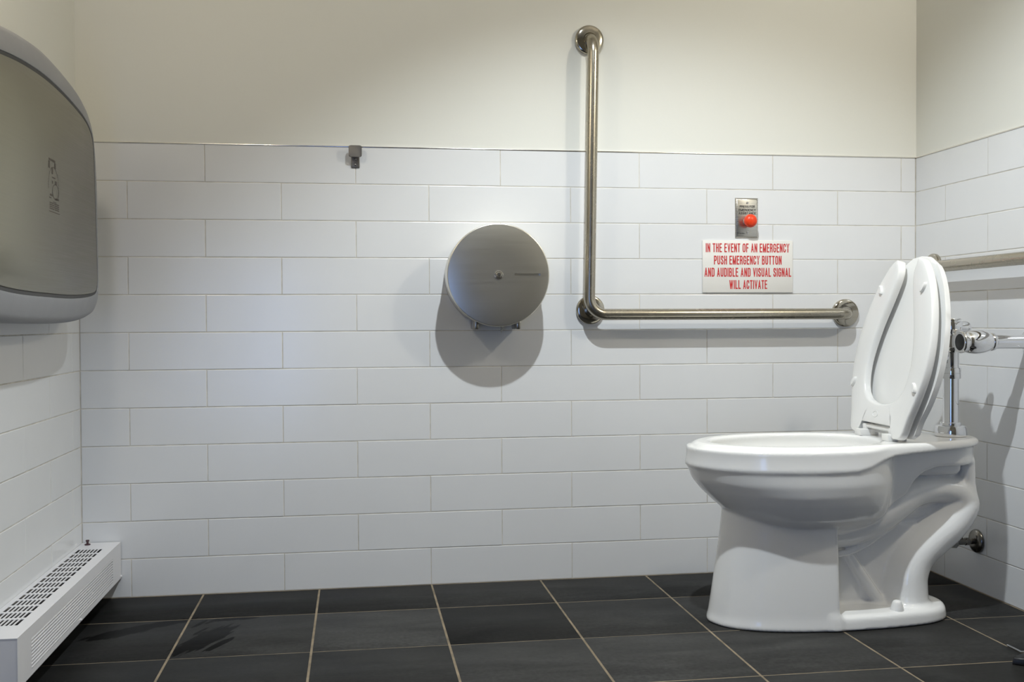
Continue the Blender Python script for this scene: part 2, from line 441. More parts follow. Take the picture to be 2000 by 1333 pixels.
# slate floor: 12 inch tiles, pale grout
FX0, FP = -0.014, 0.3134
FY = [0.0, -0.248, -0.5632, -0.8808]
while FY[-1] > YB: FY.append(FY[-1] - 0.3165)
bm = bmesh.new()
box(bm, (XL - .12, YB - .12, -0.12), (XR + .12, .12, -0.0005), mi=1)
shades = {(0, 0): .010, (1, 0): .012, (2, 0): .019, (3, 0): .024, (4, 0): .027, (5, 0): .021, (6, 0): .016, (7, 0): .014,
          (0, 1): .015, (1, 1): .027, (2, 1): .044, (3, 1): .013, (4, 1): .031, (5, 1): .028, (6, 1): .024, (7, 1): .024,
          (0, 2): .013, (1, 2): .018, (2, 2): .024, (3, 2): .038, (4, 2): .042, (5, 2): .038, (6, 2): .027, (7, 2): .030}
tile_sh = []
for r in range(len(FY) - 1):
    for c_ in range(0, 9):
        gx = 0.0024; gy0 = 0.0008 if r == 0 else 0.0021; gy1 = 0.0008 if r == 1 else 0.0021
        if r == 0: gy0 = 0.0035
        x0 = FX0 + (c_ - 1) * FP + gx; x1 = FX0 + c_ * FP - gx
        x0 = max(x0, XL + 0.0035); x1 = min(x1, XR - 0.0035)
        if x1 - x0 < 0.01: continue
        y1, y0 = FY[r] - gy0, FY[r + 1] + gy1
        s = 0.004 + 1.12 * shades.get((c_, r), random.uniform(.02, .036))
        bv = 0.0006; hz = random.uniform(-0.0001, 0.0001)
        O = [(x0, y0), (x1, y0), (x1, y1), (x0, y1)]
        I = [(x0 + bv, y0 + bv), (x1 - bv, y0 + bv), (x1 - bv, y1 - bv), (x0 + bv, y1 - bv)]
        v0 = [bm.verts.new((q[0], q[1], -0.008)) for q in O]; v1 = [bm.verts.new((q[0], q[1], hz - 0.001)) for q in O]
        v2 = [bm.verts.new((q[0], q[1], hz)) for q in I]
        for A, B in ((v0, v1), (v1, v2)):
            for j in range(4): bm.faces.new([A[j], A[(j + 1) % 4], B[(j + 1) % 4], B[j]])
        bm.faces.new(v2)
        tile_sh.append((s, 9))
bmesh.ops.recalc_face_normals(bm, faces=bm.faces)
me = bpy.data.meshes.new('floor'); bm.to_mesh(me); bm.free()
at = me.attributes.new('tile_shade', 'FLOAT', 'FACE')
vals = [0.03] * 6
for s, k in tile_sh: vals += [s] * k
at.data.foreach_set('value', vals[:len(me.polygons)])
struct(link('floor', me, [M['slate'], M['fgrout']], angle=60))

# window in the wall behind the photographer
bm = bmesh.new()
for lo, hi in (((-0.30, YB - .09, 0.10), (-0.26, YB - .03, 1.16)), ((0.08, YB - .09, 0.10), (0.12, YB - .03, 1.16)),
               ((-0.30, YB - .09, 0.10), (0.12, YB - .03, 0.14)), ((-0.30, YB - .09, 1.12), (0.12, YB - .03, 1.16))):
    box(bm, lo, hi, 0.004)
struct(obj('window_1', bm, M['enamel']))

# ------------------------------------------------------------------ stainless L-shaped grab bar on the back wall
def flange(name, c, ax, parent, r=0.0415):
    bm = bmesh.new()
    lathe(bm, [(r, 0), (r, 0.0075), (r - 0.0012, 0.0095), (r - 0.003, 0.0108), (r - 0.006, 0.0116), (r * .75, 0.0126), (r * .62, 0.0132),
               (r * .52, 0.0136), (0.0195, 0.0139), (0.0185, 0.0125), (0.0, 0.0124)], c, ax, 56)
    return obj(name, bm, M['polished'], parent, 35)


g = root('grab_bar', (1.072, 0.0, 0.7785), 'satin stainless L-shaped grab bar, upright and level arm in one, on the tiled back wall', 'grab bar')
RB = 0.0161; yb = -0.054
bm = bmesh.new()
zt, zb_ = 1.555, 0.7648
xt, xb = 1.0757, 1.0622
pts = [(xt, -0.006, zt)]
pts += arc((xt, yb + 0.048, zt - 0.048), (0, 0, 1), (0, -1, 0), 0.048, 0, PI / 2, 10)
pts += [(xt + (xb - xt) * k / 8, yb, zt - 0.048 + (zb_ + 0.05 - zt + 0.048) * k / 8) for k in range(1, 9)]
pts += arc((xb + 0.048, yb, zb_ + 0.048), (-1, 0, 0), (0, 0, -1), 0.048, 0.1, PI / 2, 12)
xe = 1.8575
pts += [(1.11 + (xe - 0.048 - 1.11) * k / 8, yb, zb_ - 0.0006 * k / 8) for k in range(1, 9)]
pts += arc((xe - 0.048, yb + 0.048, zb_ - 0.0006), (0, -1, 0), (1, 0, 0), 0.048, 0.15, PI / 2, 10)
pts += [(xe, -0.006, zb_ + 0.001)]
tube(bm, pts, RB, 28)
obj('rail', bm, M['satin'], g)
bm = bmesh.new(); tube(bm, [(1.076, -0.006, 0.778), (1.0762, -0.03, 0.7785), (1.0762, -0.05, 0.7785)], 0.0155, 24); obj('post', bm, M['satin'], g)
flange('flange', (xt, -0.0002, zt), (0, -1, 0), g); flange('flange', (1.0755, -0.0002, 0.7785), (0, -1, 0), g); flange('flange', (xe, -0.0002, zb_ + 0.002), (0, -1, 0), g)

g2 = root('grab_bar', (XR, -0.1, 0.895), 'straight stainless grab bar behind the toilet on the right wall', 'grab bar')
xg = XR - 0.054; zg = 0.8955
bm = bmesh.new()
pts = [(XR - 0.006, -0.105, zg)] + arc((XR - 0.006 - 0, -0.105 - 0.0, zg), (0, 0, 0), (0, 0, 0), 0, 0, 1, 1)[:0]
pts += arc((xg + 0.048, -0.105 - 0.048, zg), (0, 1, 0), (-1, 0, 0), 0.048, 0, PI / 2, 10)
pts += [(xg, -0.16 - 0.9 * k / 6, zg) for k in range(0, 7)]
pts += arc((xg + 0.048, -1.06, zg), (-1, 0, 0), (0, -1, 0), 0.048, 0.05, PI / 2, 10) + [(XR - 0.006, -1.108, zg)]
tube(bm, pts, 0.0165, 28); obj('rail', bm, M['satin'], g2)
flange('flange', (XR + 0.0002 - 0.0004, -0.106, zg + 0.002), (-1, 0, 0), g2); flange('flange', (XR - 0.0002, -1.108, zg), (-1, 0, 0), g2)

# ------------------------------------------------------------------ jumbo toilet paper dispenser and its roll
dc = Vector((0.7925, 0, 0.8735)); DR = 0.1410; DD = 0.126
t = root('toilet_paper_dispenser', (dc.x, 0, dc.z), 'round brushed stainless jumbo toilet paper dispenser with centre lock, on the tiled wall', 'dispenser')
bm = bmesh.new()
lathe(bm, [(0.0, 0.0005), (DR - .006, 0.0005), (DR - .003, 0.002), (DR - .003, 0.104), (DR - .0045, 0.104), (DR - .0045, 0.003), (0.0, 0.003)],
      dc, (0, -1, 0), 72, False, a0=PI / 2 + 0.42, a1=PI / 2 - 0.42 + 2 * PI)
obj('housing', bm, M['brushed'], t)
for sx in (-1, 1):
    bm = bmesh.new(); x_ = dc.x + sx * 0.0585
    box(bm, (x_ - 0.006, -0.098, dc.z - 0.149), (x_ + 0.006, -0.006, dc.z - 0.122), 0.003)
    obj('outlet_lip', bm, M['satin'], t)
bm = bmesh.new()
lathe(bm, [(DR - .002, 0.100), (DR, 0.100), (DR, DD - 0.0026), (DR - 0.0005, DD - .0012), (DR - 0.0014, DD - .0003), (DR - 0.003, DD), (0.060, DD + 0.0005), (0.0, DD + 0.0006), ], dc, (0, -1, 0), 96, False)
lathe(bm, [(DR - .002, 0.100), (DR - .002, DD - 0.006), (0.05, DD - 0.003), (0.0, DD - 0.003)], dc, (0, -1, 0), 96, False)
cover = obj('cover', bm, M['brushed'], t)
# slot cut through the cover
bm = bmesh.new()
sp = []
xs0, xs1, zs, rs = dc.x + 0.0465, dc.x + 0.1135, dc.z + 0.0012, 0.0029
for k in range(13): sp.append((xs1 + rs * math.sin(PI * k / 12), zs + rs * math.cos(PI * k / 12)))
for k in range(13): sp.append((xs0 - rs * math.sin(PI * k / 12), zs - rs * math.cos(PI * k / 12)))
prism(bm, sp, lambda u, v: (u, -0.11, v), lambda u, v: (u, -0.14, v))
cut = obj('slot_cut', bm, M['dark'])
cut.location = -ORG[t] * 0
md = cover.modifiers.new('slot', 'BOOLEAN'); md.object = cut; md.operation = 'DIFFERENCE'; md.solver = 'EXACT'
bpy.context.view_layer.update()
dg = bpy.context.evaluated_depsgraph_get()
me = bpy.data.meshes.new_from_object(cover.evaluated_get(dg))
cover.modifiers.clear(); old = cover.data; cover.data = me; bpy.data.meshes.remove(old)
me.polygons.foreach_set('use_smooth', [True] * len(me.polygons)); me.set_sharp_from_angle(angle=math.radians(35))
bpy.data.objects.remove(cut)
bm = bmesh.new()
lathe(bm, [(0.0118, DD - .001), (0.0118, DD + 0.003), (0.0105, DD + 0.0042), (0.0085, DD + 0.0044), (0.0078, DD + 0.0036), (0.0074, DD + 0.0058), (0.0064, DD + 0.0066), (0, DD + 0.0066)], dc, (0, -1, 0), 32)
lk = obj('lock', bm, M['trim'], t, 12)
bm = bmesh.new()
box(bm, (dc.x - .0012, -DD - .0071, dc.z - .0046), (dc.x + .0012, -DD - .006, dc.z + .0046), 0.0003)
box(bm, (dc.x - .0022, -DD - .00705, dc.z - .0012), (dc.x + .0022, -DD - .006, dc.z + .0012), 0.0003)
obj('keyhole', bm, M['ink'], lk)

r = root('toilet_paper_roll', (dc.x, -0.05, dc.z), 'white jumbo paper roll inside the round dispenser, torn end showing below', 'toilet paper')
bm = bmesh.new()
lathe(bm, [(0.022, 0.012), (0.093, 0.012), (0.0945, 0.014), (0.0945, 0.098), (0.093, 0.100), (0.022, 0.100)], dc, (0, -1, 0), 64, False)
lathe(bm, [(0.022, 0.012), (0.022, 0.100)], dc, (0, -1, 0), 64, False)
obj('roll', bm, M['paper'], r)
bm = bmesh.new()
# torn tail leaving the roll on its right side
rows = []
for k in range(9):
    s = k / 8
    x_ = dc.x + 0.0945 * math.cos(-0.35) - 0.068 * s + 0.006 * math.sin(5 * s); z_ = dc.z + 0.0945 * math.sin(-0.35) - 0.122 * s
    wd = 0.030 * (1 - 0.45 * s ** 3)
    rows.append([bm.verts.new((x_ + 0.002 * math.sin(3 * j + 4 * s), -0.060 + wd * (j / 6 - 0.5) * 2, z_ + (0.006 * math.sin(2.3 * j) if k == 8 else 0))) for j in range(7)])
for A, B in zip(rows[:-1], rows[1:]):
    for j in range(6): bm.faces.new([A[j], A[j + 1], B[j + 1], B[j]])
bmesh.ops.solidify(bm, geom=bm.faces[:], thickness=0.0005)
obj('torn_end', bm, M['paper'], r)

# ------------------------------------------------------------------ robe hook
h = root('robe_hook', (0.4075, 0, 1.20), 'small dark metal coat hook just under the tile trim, left of centre', 'hook')
bm = bmesh.new(); box(bm, (0.396, -0.0045, 1.1772), (0.4195, -0.0002, 1.226), 0.0022, 3); obj('back_plate', bm, M['hookmetal'], h)
bm = bmesh.new()
# strip that leaves the plate at its top, curls forward and turns up into the pad
path = [(-0.002, 1.216), (-0.010, 1.2145), (-0.018, 1.2125), (-0.0235, 1.2105)]
A = []
for y_, z_ in path:
    A.append([bm.verts.new((0.4075 + sx * 0.0105, y_, z_ + dz)) for sx, dz in ((-1, -0.0022), (1, -0.0022), (1, 0.0022), (-1, 0.0022))])
for P_, Q_ in zip(A[:-1], A[1:]):
    for j in range(4): bm.faces.new([P_[j], P_[(j + 1) % 4], Q_[(j + 1) % 4], Q_[j]])
bm.faces.new(A[0]); bm.faces.new(A[-1][::-1])
obj('arm', bm, M['hookmetal'], h)
bm = bmesh.new()
pad = []
n_ = 6
for k in range(4):
    cx_, cz_ = ((1, 1), (-1, 1), (-1, -1), (1, -1))[k]
    for j in range(n_ + 1):
        an = PI / 2 * (k + j / n_)
        pad.append((0.4075 + cx_ * 0.0125 + 0.0055 * math.cos(an), 1.2205 + cz_ * 0.0115 + 0.0045 * math.sin(an)))
cur = lambda v: 26.0 * (v - 1.2205) ** 2
prism(bm, pad, lambda u, v: (u, -0.030 + cur(v), v), lambda u, v: (u, -0.0235 + cur(v) * 0.6, v), 0.0016, 2)
obj('pad', bm, M['hookmetal'], h)
for z_ in (1.2005, 1.1855):
    bm = bmesh.new(); lathe(bm, [(0.0030, 0.004), (0.0030, 0.0052), (0.0022, 0.0060), (0.0, 0.0063)], (0.4075, 0, z_), (0, -1, 0), 16); obj('screw', bm, M['darkmetal'], h)

# ------------------------------------------------------------------ emergency call plate and notice
e = root('emergency_call_button', (1.5495, 0, 1.0485), 'stainless call plate with orange-red mushroom push button above the white notice', 'emergency button')
px0, px1, pz0, pz1 = 1.5145, 1.5845, 0.9895, 1.1075
bm = bmesh.new()
rr = []
O = [(px0, pz0), (px1, pz0), (px1, pz1), (px0, pz1)]
ins = lambda d: [(px0 + d, pz0 + d), (px1 - d, pz0 + d), (px1 - d, pz1 - d), (px0 + d, pz1 - d)]
L_ = [[bm.verts.new((q[0], y_, q[1])) for q in ins(d)] for d, y_ in ((0, -0.0003), (0, -0.0018), (0.0006, -0.0028), (0.0048, -0.0056), (0.0062, -0.0060))]
for A, B in zip(L_[:-1], L_[1:]):
    for j in range(4): bm.faces.new([A[j], A[(j + 1) % 4], B[(j + 1) % 4], B[j]])
bm.faces.new(L_[-1]); bm.faces.new(L_[0][::-1])
obj('plate', bm, M['plate'], e, 30)
for z_ in (1.0925, 1.0055):
    bm = bmesh.new(); lathe(bm, [(0.0036, 0.0055), (0.0036, 0.0064), (0.0028, 0.0074), (0, 0.0078)], (1.5505, 0, z_), (0, -1, 0), 20)
    sc = obj('screw', bm, M['chrome'], e)
    bm = bmesh.new(); box(bm, (1.5475, -0.0083, z_ - .0005), (1.5535, -0.0074, z_ + .0005)); obj('screw_slot', bm, M['ink'], sc)
bc = Vector((1.5500, 0, 1.0375))
bm = bmesh.new(); lathe(bm, [(0.0125, 0.0056), (0.0125, 0.009), (0.0105, 0.0105), (0.0095, 0.011), (0.0095, 0.024)], bc, (0, -1, 0), 32); obj('collar', bm, M['plate'], e)
bm = bmesh.new(); lathe(bm, [(0.0, 0.0205), (0.0100, 0.0205), (0.0150, 0.0225), (0.0185, 0.0262), (0.0197, 0.0310), (0.0188, 0.0360), (0.0160, 0.0408), (0.0118, 0.0440), (0.0065, 0.0458), (0, 0.0464)], bc, (0, -1, 0), 48); obj('push_button', bm, M['button'], e)
for (tx, z_, wd) in (('PRESS FOR', 1.0818, 0.047), ('EMERGENCY', 1.0716, 0.053), ('ASSISTANCE', 1.0622, 0.053)):
    lettering(tx, (1.5500, -0.00625, z_), wd, 0.0069, M['ink'], e, 0.20, 0.70)
text_mesh('maker_mark', 'Camden', (1.5322, -0.00625, 1.0030), 0.0180, 0.0038, M['ink'], e, 0.015)
bm = bmesh.new(); box(bm, (1.5207, -0.0064, 1.0005), (1.5216, -0.0059, 1.0065)); obj('maker_mark', bm, M['ink'], e)

s = root('emergency_sign', (1.5528, 0, 0.905), 'white notice with four lines of red capitals about emergencies, below the call button', 'sign')
bm = bmesh.new(); box(bm, (1.4134, -0.0042, 0.8285), (1.6922, -0.0003, 0.9822), 0.0006, 2); obj('panel', bm, M['signw'], s)
for tx, xc_, zc_, wd in (('IN THE EVENT OF AN EMERGENCY', 1.5520, 0.9602, 0.258), ('PUSH EMERGENCY BUTTON', 1.5525, 0.9240, 0.209),
                         ('AND AUDIBLE AND VISUAL SIGNAL', 1.5530, 0.8882, 0.268), ('WILL ACTIVATE', 1.5535, 0.8520, 0.117)):
    lettering(tx, (xc_, -0.00445, zc_), wd, 0.0262, M['red'], s)

# ------------------------------------------------------------------ fold-down baby changing station on the left wall
cs = root('baby_changing_station', (XL, -0.68, 0.745), 'large closed fold-down baby changing station, grey shell with steel front, high on left wall', 'changing station')
half = [(0.0, 1.314), (0.12, 1.308), (0.20, 1.300), (0.27, 1.291), (0.335, 1.277), (0.385, 1.256), (0.425, 1.222), (0.450, 1.172), (0.4645, 1.10), (0.469, 1.03),
        (0.4705, 0.93), (0.4705, 0.855), (0.464, 0.812), (0.445, 0.785), (0.405, 0.768), (0.33, 0.756), (0.20, 0.7475), (0.0, 0.7455)]
full = half + [(-q[0], q[1]) for q in half[-2:0:-1]]
outl = smooth_closed(full, 5)
phalf = [(0.0, 1.251), (0.14, 1.246), (0.25, 1.236), (0.32, 1.226), (0.36, 1.214), (0.389, 1.195), (0.400, 1.165), (0.407, 1.10), (0.412, 1.03), (0.420, 0.92), (0.424, 0.865), (0.420, 0.835),
         (0.40, 0.822), (0.335, 0.815), (0.22, 0.809), (0.10, 0.807), (0.0, 0.807)]
pfull = phalf + [(-q[0], q[1]) for q in phalf[-2:0:-1]]
pout = smooth_closed(pfull, 5)


def ring_pts(P, x_, sc=1.0, dz=0.0, bow=0.0):
    zc_ = 1.03
    return [(x_ + bow * (1 - min(1, abs(q[0]) / 0.48) ** 2), -0.68 + q[0] * sc, zc_ + (q[1] - zc_) * sc + dz) for q in P]


def resample(P, n):
    P = [np.array(q) for q in P]; P.append(P[0])
    d = np.cumsum([0] + [np.linalg.norm(P[i + 1] - P[i]) for i in range(len(P) - 1)])
    A = np.array(P); tt = np.linspace(0, d[-1], n, endpoint=False)
    return [(float(np.interp(v, d, A[:, 0])), float(np.interp(v, d, A[:, 1]))) for v in tt]


def loft(bm, rings, cap0=True, cap1=True):
    V = [[bm.verts.new(q) for q in R_] for R_ in rings]
    n = len(V[0])
    for A, B in zip(V[:-1], V[1:]):
        for j in range(n): bm.faces.new([A[j], A[(j + 1) % n], B[(j + 1) % n], B[j]])
    if cap0: bm.faces.new(V[0])
    if cap1: bm.faces.new(V[-1][::-1])


N1 = 160
oA = resample(outl, N1); pA = resample(pout, N1)
sc_ = lambda d: [(q[0] * (1 - d), 1.03 + (q[1] - 1.03) * (1 - d)) for q in pA]
mixo = lambda f: [((1 - f) * a_[0] + f * b_[0], (1 - f) * a_[1] + f * b_[1]) for a_, b_ in zip(oA, pA)]
bm = bmesh.new()
loft(bm, [ring_pts(oA, XL + 0.0018, 0.985), ring_pts(oA, XL + 0.035, 0.994), ring_pts(oA, XL + 0.078, 1.0), ring_pts(mixo(0.02), XL + 0.090), ring_pts(mixo(0.10), XL + 0.0975), ring_pts(mixo(0.25), XL + 0.1015),
          ring_pts(mixo(0.80), XL + 0.1075), ring_pts(mixo(0.89), XL + 0.1072), ring_pts(mixo(0.915), XL + 0.1040)])
obj('shell', bm, M['casing'], cs, 50)
bm = bmesh.new()
loft(bm, [ring_pts(mixo(0.905), XL + 0.1030), ring_pts(mixo(0.91), XL + 0.1060), ring_pts(mixo(1.0), XL + 0.1060), ring_pts(sc_(0.03), XL + 0.1030)])
obj('gasket', bm, M['gasket'], cs)
bm = bmesh.new()
loft(bm, [ring_pts(sc_(0.008), XL + 0.1030), ring_pts(sc_(0.008), XL + 0.1066), ring_pts(sc_(0.011), XL + 0.1076)])
obj('front_panel', bm, M['panel'], cs)
# small etched pictogram: plain marks and ruled lines
bm = bmesh.new()
xm = XL + 0.1079
def mark(y0_, y1_, z0_, z1_, sk=0.0):
    vs = [bm.verts.new((xm, y_, z_)) for y_, z_ in ((y0_, z0_), (y1_, z0_ + sk), (y1_, z1_ + sk), (y0_, z1_))]
    bm.faces.new(vs)
ym = -0.627
mark(ym - .036, ym - .012, 1.0865, 1.091); mark(ym - .010, ym + .012, 1.086, 1.091)
mark(ym - .038, ym - .028, 1.070, 1.085); mark(ym + .006, ym + .016, 1.074, 1.086); mark(ym - .015, ym - .006, 1.060, 1.074)
mark(ym - .014, ym + .012, 1.052, 1.0545); mark(ym + .008, ym + .022, 1.040, 1.048); mark(ym - .014, ym - .006, 1.040, 1.046)
for k in range(22):
    a0_, a1_ = 2 * PI * k / 22, 2 * PI * (k + .9) / 22
    for R1, cz_, cy_ in ((0.0165, 1.0245, ym + .012),):
        vs = [bm.verts.new((xm, cy_ + q * math.cos(w_) * 1.5, cz_ + q * math.sin(w_))) for q, w_ in ((R1, a0_), (R1, a1_), (R1 - .0014, a1_), (R1 - .0014, a0_))]
        bm.faces.new(vs)
for k in range(26):
    w0, w1 = -0.5 + 3.9 * k / 26, -0.5 + 3.9 * (k + .8) / 26
    vs = [bm.verts.new((xm, ym - .002 + q * math.cos(w_) * 0.95, 1.036 + q * math.sin(w_))) for q, w_ in ((0.040, w0), (0.040, w1), (0.0385, w1), (0.0385, w0))]
    bm.faces.new(vs)
mark(ym - .030, ym - .008, 1.0135, 1.0175); mark(ym + .01, ym + .036, 1.008, 1.0125); mark(ym - .036, ym - .02, 1.008, 1.0105)
mark(ym - .008, ym + .016, 1.001, 1.0028)
for k, z_ in enumerate((0.9975, 0.9935, 0.9895, 0.9855)):
    mark(ym - .034, ym - .004 + .004 * (k % 2), z_, z_ + .0024); mark(ym - .001 + .004 * (k % 2), ym + .036, z_, z_ + .0024)
mark(ym - .038, ym + .040, 0.9795, 0.9812)
obj('etched_mark', bm, M['etch'], cs)

# ------------------------------------------------------------------ convector heater under it
ht = root('convector_heater', (XL, -0.44, 0.056), 'low white metal baseboard heater with slotted top, along the left wall', 'heater')
hx0, hx1, hy0, hy1, hz0, hz1 = XL + 0.0005, -0.2302, -0.882, -0.003, 0.0560, 0.1532
bm = bmesh.new(); tk = 0.0015
box(bm, (hx0, hy0 + tk, hz0), (hx0 + tk, hy1 - tk, hz1 - tk))
box(bm, (hx0, hy0, hz0), (hx1 - 0.0004, hy0 + tk, hz1 - 0.0003))              # near end
box(bm, (hx0, hy1 - tk, hz0), (hx1 - 0.0004, hy1, hz1 - 0.0003))              # far end
# front face with a louvre opening
lz0, lz1, ly0, ly1 = 0.0660, 0.1275, -0.797, -0.098
for lo, hi in (((hx1 - tk, hy0 - 0.0004, lz1), (hx1, hy1, hz1 - 0.0002)), ((hx1 - tk, hy0 - 0.0004, hz0 + 0.0), (hx1, hy1, lz0)), ((hx1 - tk, hy0 - 0.0004, lz0), (hx1, ly0, lz1)), ((hx1 - tk, ly1, lz0), (hx1, hy1, lz1))):
    box(bm, lo, hi)
# rolled bottom lip
tube(bm, [(hx1 - 0.004, hy0 + 0.001, hz0 + 0.0005), (hx1 - 0.004, hy1 - 0.001, hz0 + 0.0005)], 0.0042, 12)
# top face around the slots
gx0, gx1, gy0, gy1 = -0.3185, -0.2575, -0.792, -0.088
for lo, hi in (((hx0, hy0 - 0.0006, hz1 - tk), (gx0, hy1, hz1)), ((gx1, hy0 - 0.0006, hz1 - tk), (hx1 + 0.0002, hy1, hz1)), ((gx0, hy0 - 0.0006, hz1 - tk), (gx1, gy0, hz1)), ((gx0, gy1, hz1 - tk), (gx1, hy1, hz1))):
    box(bm, lo, hi)
obj('cabinet', bm, M['enamel'], ht)
bm = bmesh.new()
nb = 14; pit = (gy1 - gy0) / nb
for k in range(1, nb): box(bm, (gx0, gy0 + k * pit - 0.0052, hz1 - tk), (gx1, gy0 + k * pit + 0.0052, hz1 - 0.0001))
px_ = (gx1 - gx0) / 7
for k in range(1, 7): box(bm, (gx0 + k * px_ - 0.0018, gy0, hz1 - tk), (gx0 + k * px_ + 0.0018, gy1, hz1 - 0.0002))
obj('top_grille', bm, M['enamel'], ht)
bm = bmesh.new()
nl = 9; pz_ = (lz1 - lz0) / nl
for k in range(nl):
    z_ = lz0 + k * pz_
    box(bm, (hx1 - 0.006, ly0, z_ + 0.0012), (hx1 + 0.0004, ly1, z_ + pz_ - 0.0012), 0.0012, 2)
obj('front_louvre', bm, M['enamel'], ht)
bm = bmesh.new(); box(bm, (hx0 + 0.004, hy0 + 0.01, hz0 + 0.006), (hx1 - 0.014, hy1 - 0.01, hz1 - 0.012)); obj('heating_core', bm, M['dark'], ht)
for y_ in (-0.006, -0.428):
    bm = bmesh.new(); lathe(bm, [(0.0034, -0.002), (0.0034, 0.002), (0.0020, 0.0032), (0, 0.0034)], (hx1, y_, hz0 + 0.004), (1, 0, 0), 16); obj('screw', bm, M['enamel'], ht)
bm = bmesh.new()
kc = (-0.3095, -0.030, hz1)
lathe(bm, [(0.0075, -0.0005), (0.0075, 0.0025), (0.003, 0.004), (0.003, 0.009), (0.0045, 0.0095), (0.0045, 0.0135), (0, 0.014)], kc, (0, 0, 1), 20)
obj('vent_knob', bm, M['knob'], ht)

# ------------------------------------------------------------------ toilet
Y0 = -0.48
RZ = 0.4465
tl = root('toilet', (1.56, Y0, 0.0), 'white china floor-mounted toilet with the seat and lid raised', 'toilet')


def toilet_china():
    """one continuous china body from a signed-distance field, meshed with surface nets"""
    hstep = 0.0036
    xs = np.arange(1.185, 2.005, hstep).astype(np.float32); ys = np.arange(-0.215, 0.2151, hstep).astype(np.float32); zs = (np.arange(-2, int(0.462 / hstep)) * hstep).astype(np.float32)
    X, Yv, Z = np.meshgrid(xs, ys, zs, indexing='ij')
    A = np.abs(Yv)

    def smin(a_, b_, k):
        h_ = np.clip(0.5 + 0.5 * (b_ - a_) / k, 0, 1)
        return b_ + (a_ - b_) * h_ - k * h_ * (1 - h_)
    smax = lambda a_, b_, k: -smin(-a_, -b_, k)
    def I(t_, xp, fp, r=0.011):
        o_ = np.linspace(-r, r, 9); wt = 1.0 - np.abs(o_) / (r * 1.25)
        return (sum(w_ * np.interp(t_ + d_, xp, fp) for w_, d_ in zip(wt, o_)) / wt.sum()).astype(np.float32)

    def ell(xf, xb, xm, hw, pf=2.0, pb=2.5):
        front = X < xm
        a_ = np.where(front, xm - xf, xb - xm); p_ = np.where(front, pf, pb)
        q = (np.abs(X - xm) / a_) ** p_ + (A / hw) ** p_
        g_ = np.power(q + 1e-9, 1.0 / p_)
        return ((g_ - 1) * np.minimum(a_, hw) * 0.9).astype(np.float32)

    def plan_sdf(P):
        """2-D signed distance of a half outline P (x, halfwidth), mirrored, sampled on xs,ys"""
        Q = [np.array(q) for q in P]; Q = Q + [np.array((q[0], -q[1])) for q in Q[-2:0:-1]]
        gx, gy = np.meshgrid(xs, ys, indexing='ij'); d = np.full(gx.shape, 9.0); ins_ = np.zeros(gx.shape, bool)
        for i in range(len(Q)):
            a_, b_ = Q[i], Q[(i + 1) % len(Q)]
            ab = b_ - a_; t_ = np.clip(((gx - a_[0]) * ab[0] + (gy - a_[1]) * ab[1]) / (ab @ ab + 1e-12), 0, 1)
            d = np.minimum(d, np.hypot(gx - a_[0] - t_ * ab[0], gy - a_[1] - t_ * ab[1]))
            c_ = ((a_[1] > gy) != (b_[1] > gy)) & (gx < (b_[0] - a_[0]) * (gy - a_[1]) / (b_[1] - a_[1] + 1e-12) + a_[0])
            ins_ ^= c_
        return np.where(ins_, -d, d).astype(np.float32)

    def spl(P, per=8):
        x_ = np.array([q[0] for q in P]); y_ = np.array([q[1] for q in P]); n = len(P); out = []
        for i in range(n - 1):
            p0 = np.array(P[i - 1]) if i else np.array((2 * x_[0] - x_[1] + (x_[1] - x_[0]) * 2, -y_[1]))
            p1, p2 = np.array(P[i]), np.array(P[i + 1]); p3 = np.array(P[i + 2]) if i + 2 < n else np.array((P[-2][0], -P[-2][1]))
            for j in range(per):
                t_ = j / per
                out.append(tuple(0.5 * ((2 * p1) + (-p0 + p2) * t_ + (2 * p0 - 5 * p1 + 4 * p2 - p3) * t_ ** 2 + (-p0 + 3 * p1 - 3 * p2 + p3) * t_ ** 3)))
        out.append(P[-1])
        return out

    # rim and rear shelf slab
    rim = spl([(1.213, 0.0), (1.226, 0.055), (1.252, 0.094), (1.30, 0.136), (1.38, 0.173), (1.47, 0.1885), (1.56, 0.186), (1.64, 0.170), (1.72, 0.148), (1.79, 0.130), (1.86, 0.112), (1.92, 0.086), (1.962, 0.048), (1.978, 0.0)])
    d2 = plan_sdf(rim)[:, :, None]
    zb_r = I(xs, [1.2, 1.50, 1.565, 1.60, 1.64, 1.68, 1.75, 1.85, 2.0], [0.3905, 0.3890, 0.3905, 0.3985, 0.4115, 0.4195, 0.4225, 0.4265, 0.430])[:, None, None]
    draft = np.clip((Z - 0.395) / 0.0515, 0, 1) * I(xs, [1.2, 1.6, 1.75, 2.0], [0.0165, 0.012, 0.005, 0.004])[:, None, None]
    slab = smax(smax(d2 + draft, Z - RZ, 0.013), zb_r - Z, 0.005)
    # bowl hull below the rim band
    zz = zs
    zk = [0.195, 0.205, 0.215, 0.23, 0.245, 0.265, 0.285, 0.305, 0.327, 0.354, 0.388, 0.45]
    xf = I(zz, zk, [1.44, 1.44, 1.42, 1.385, 1.355, 1.322, 1.297, 1.274, 1.251, 1.2285, 1.2150, 1.2135], 0.007)[None, None, :]
    xb_ = I(zz, zk, [1.56, 1.60, 1.625, 1.655, 1.685, 1.705, 1.711, 1.713, 1.715, 1.716, 1.716, 1.716], 0.007)[None, None, :]
    hw = I(zz, zk, [0.04, 0.055, 0.070, 0.098, 0.122, 0.146, 0.162, 0.1735, 0.1820, 0.1872, 0.1882, 0.188], 0.007)[None, None, :]
    bowl = ell(xf, xb_, np.float32(1.49), hw, 2.0, 2.6)
    bowl = smax(smax(bowl, np.float32(0.197) - Z, 0.02), Z - np.float32(0.436), 0.004)
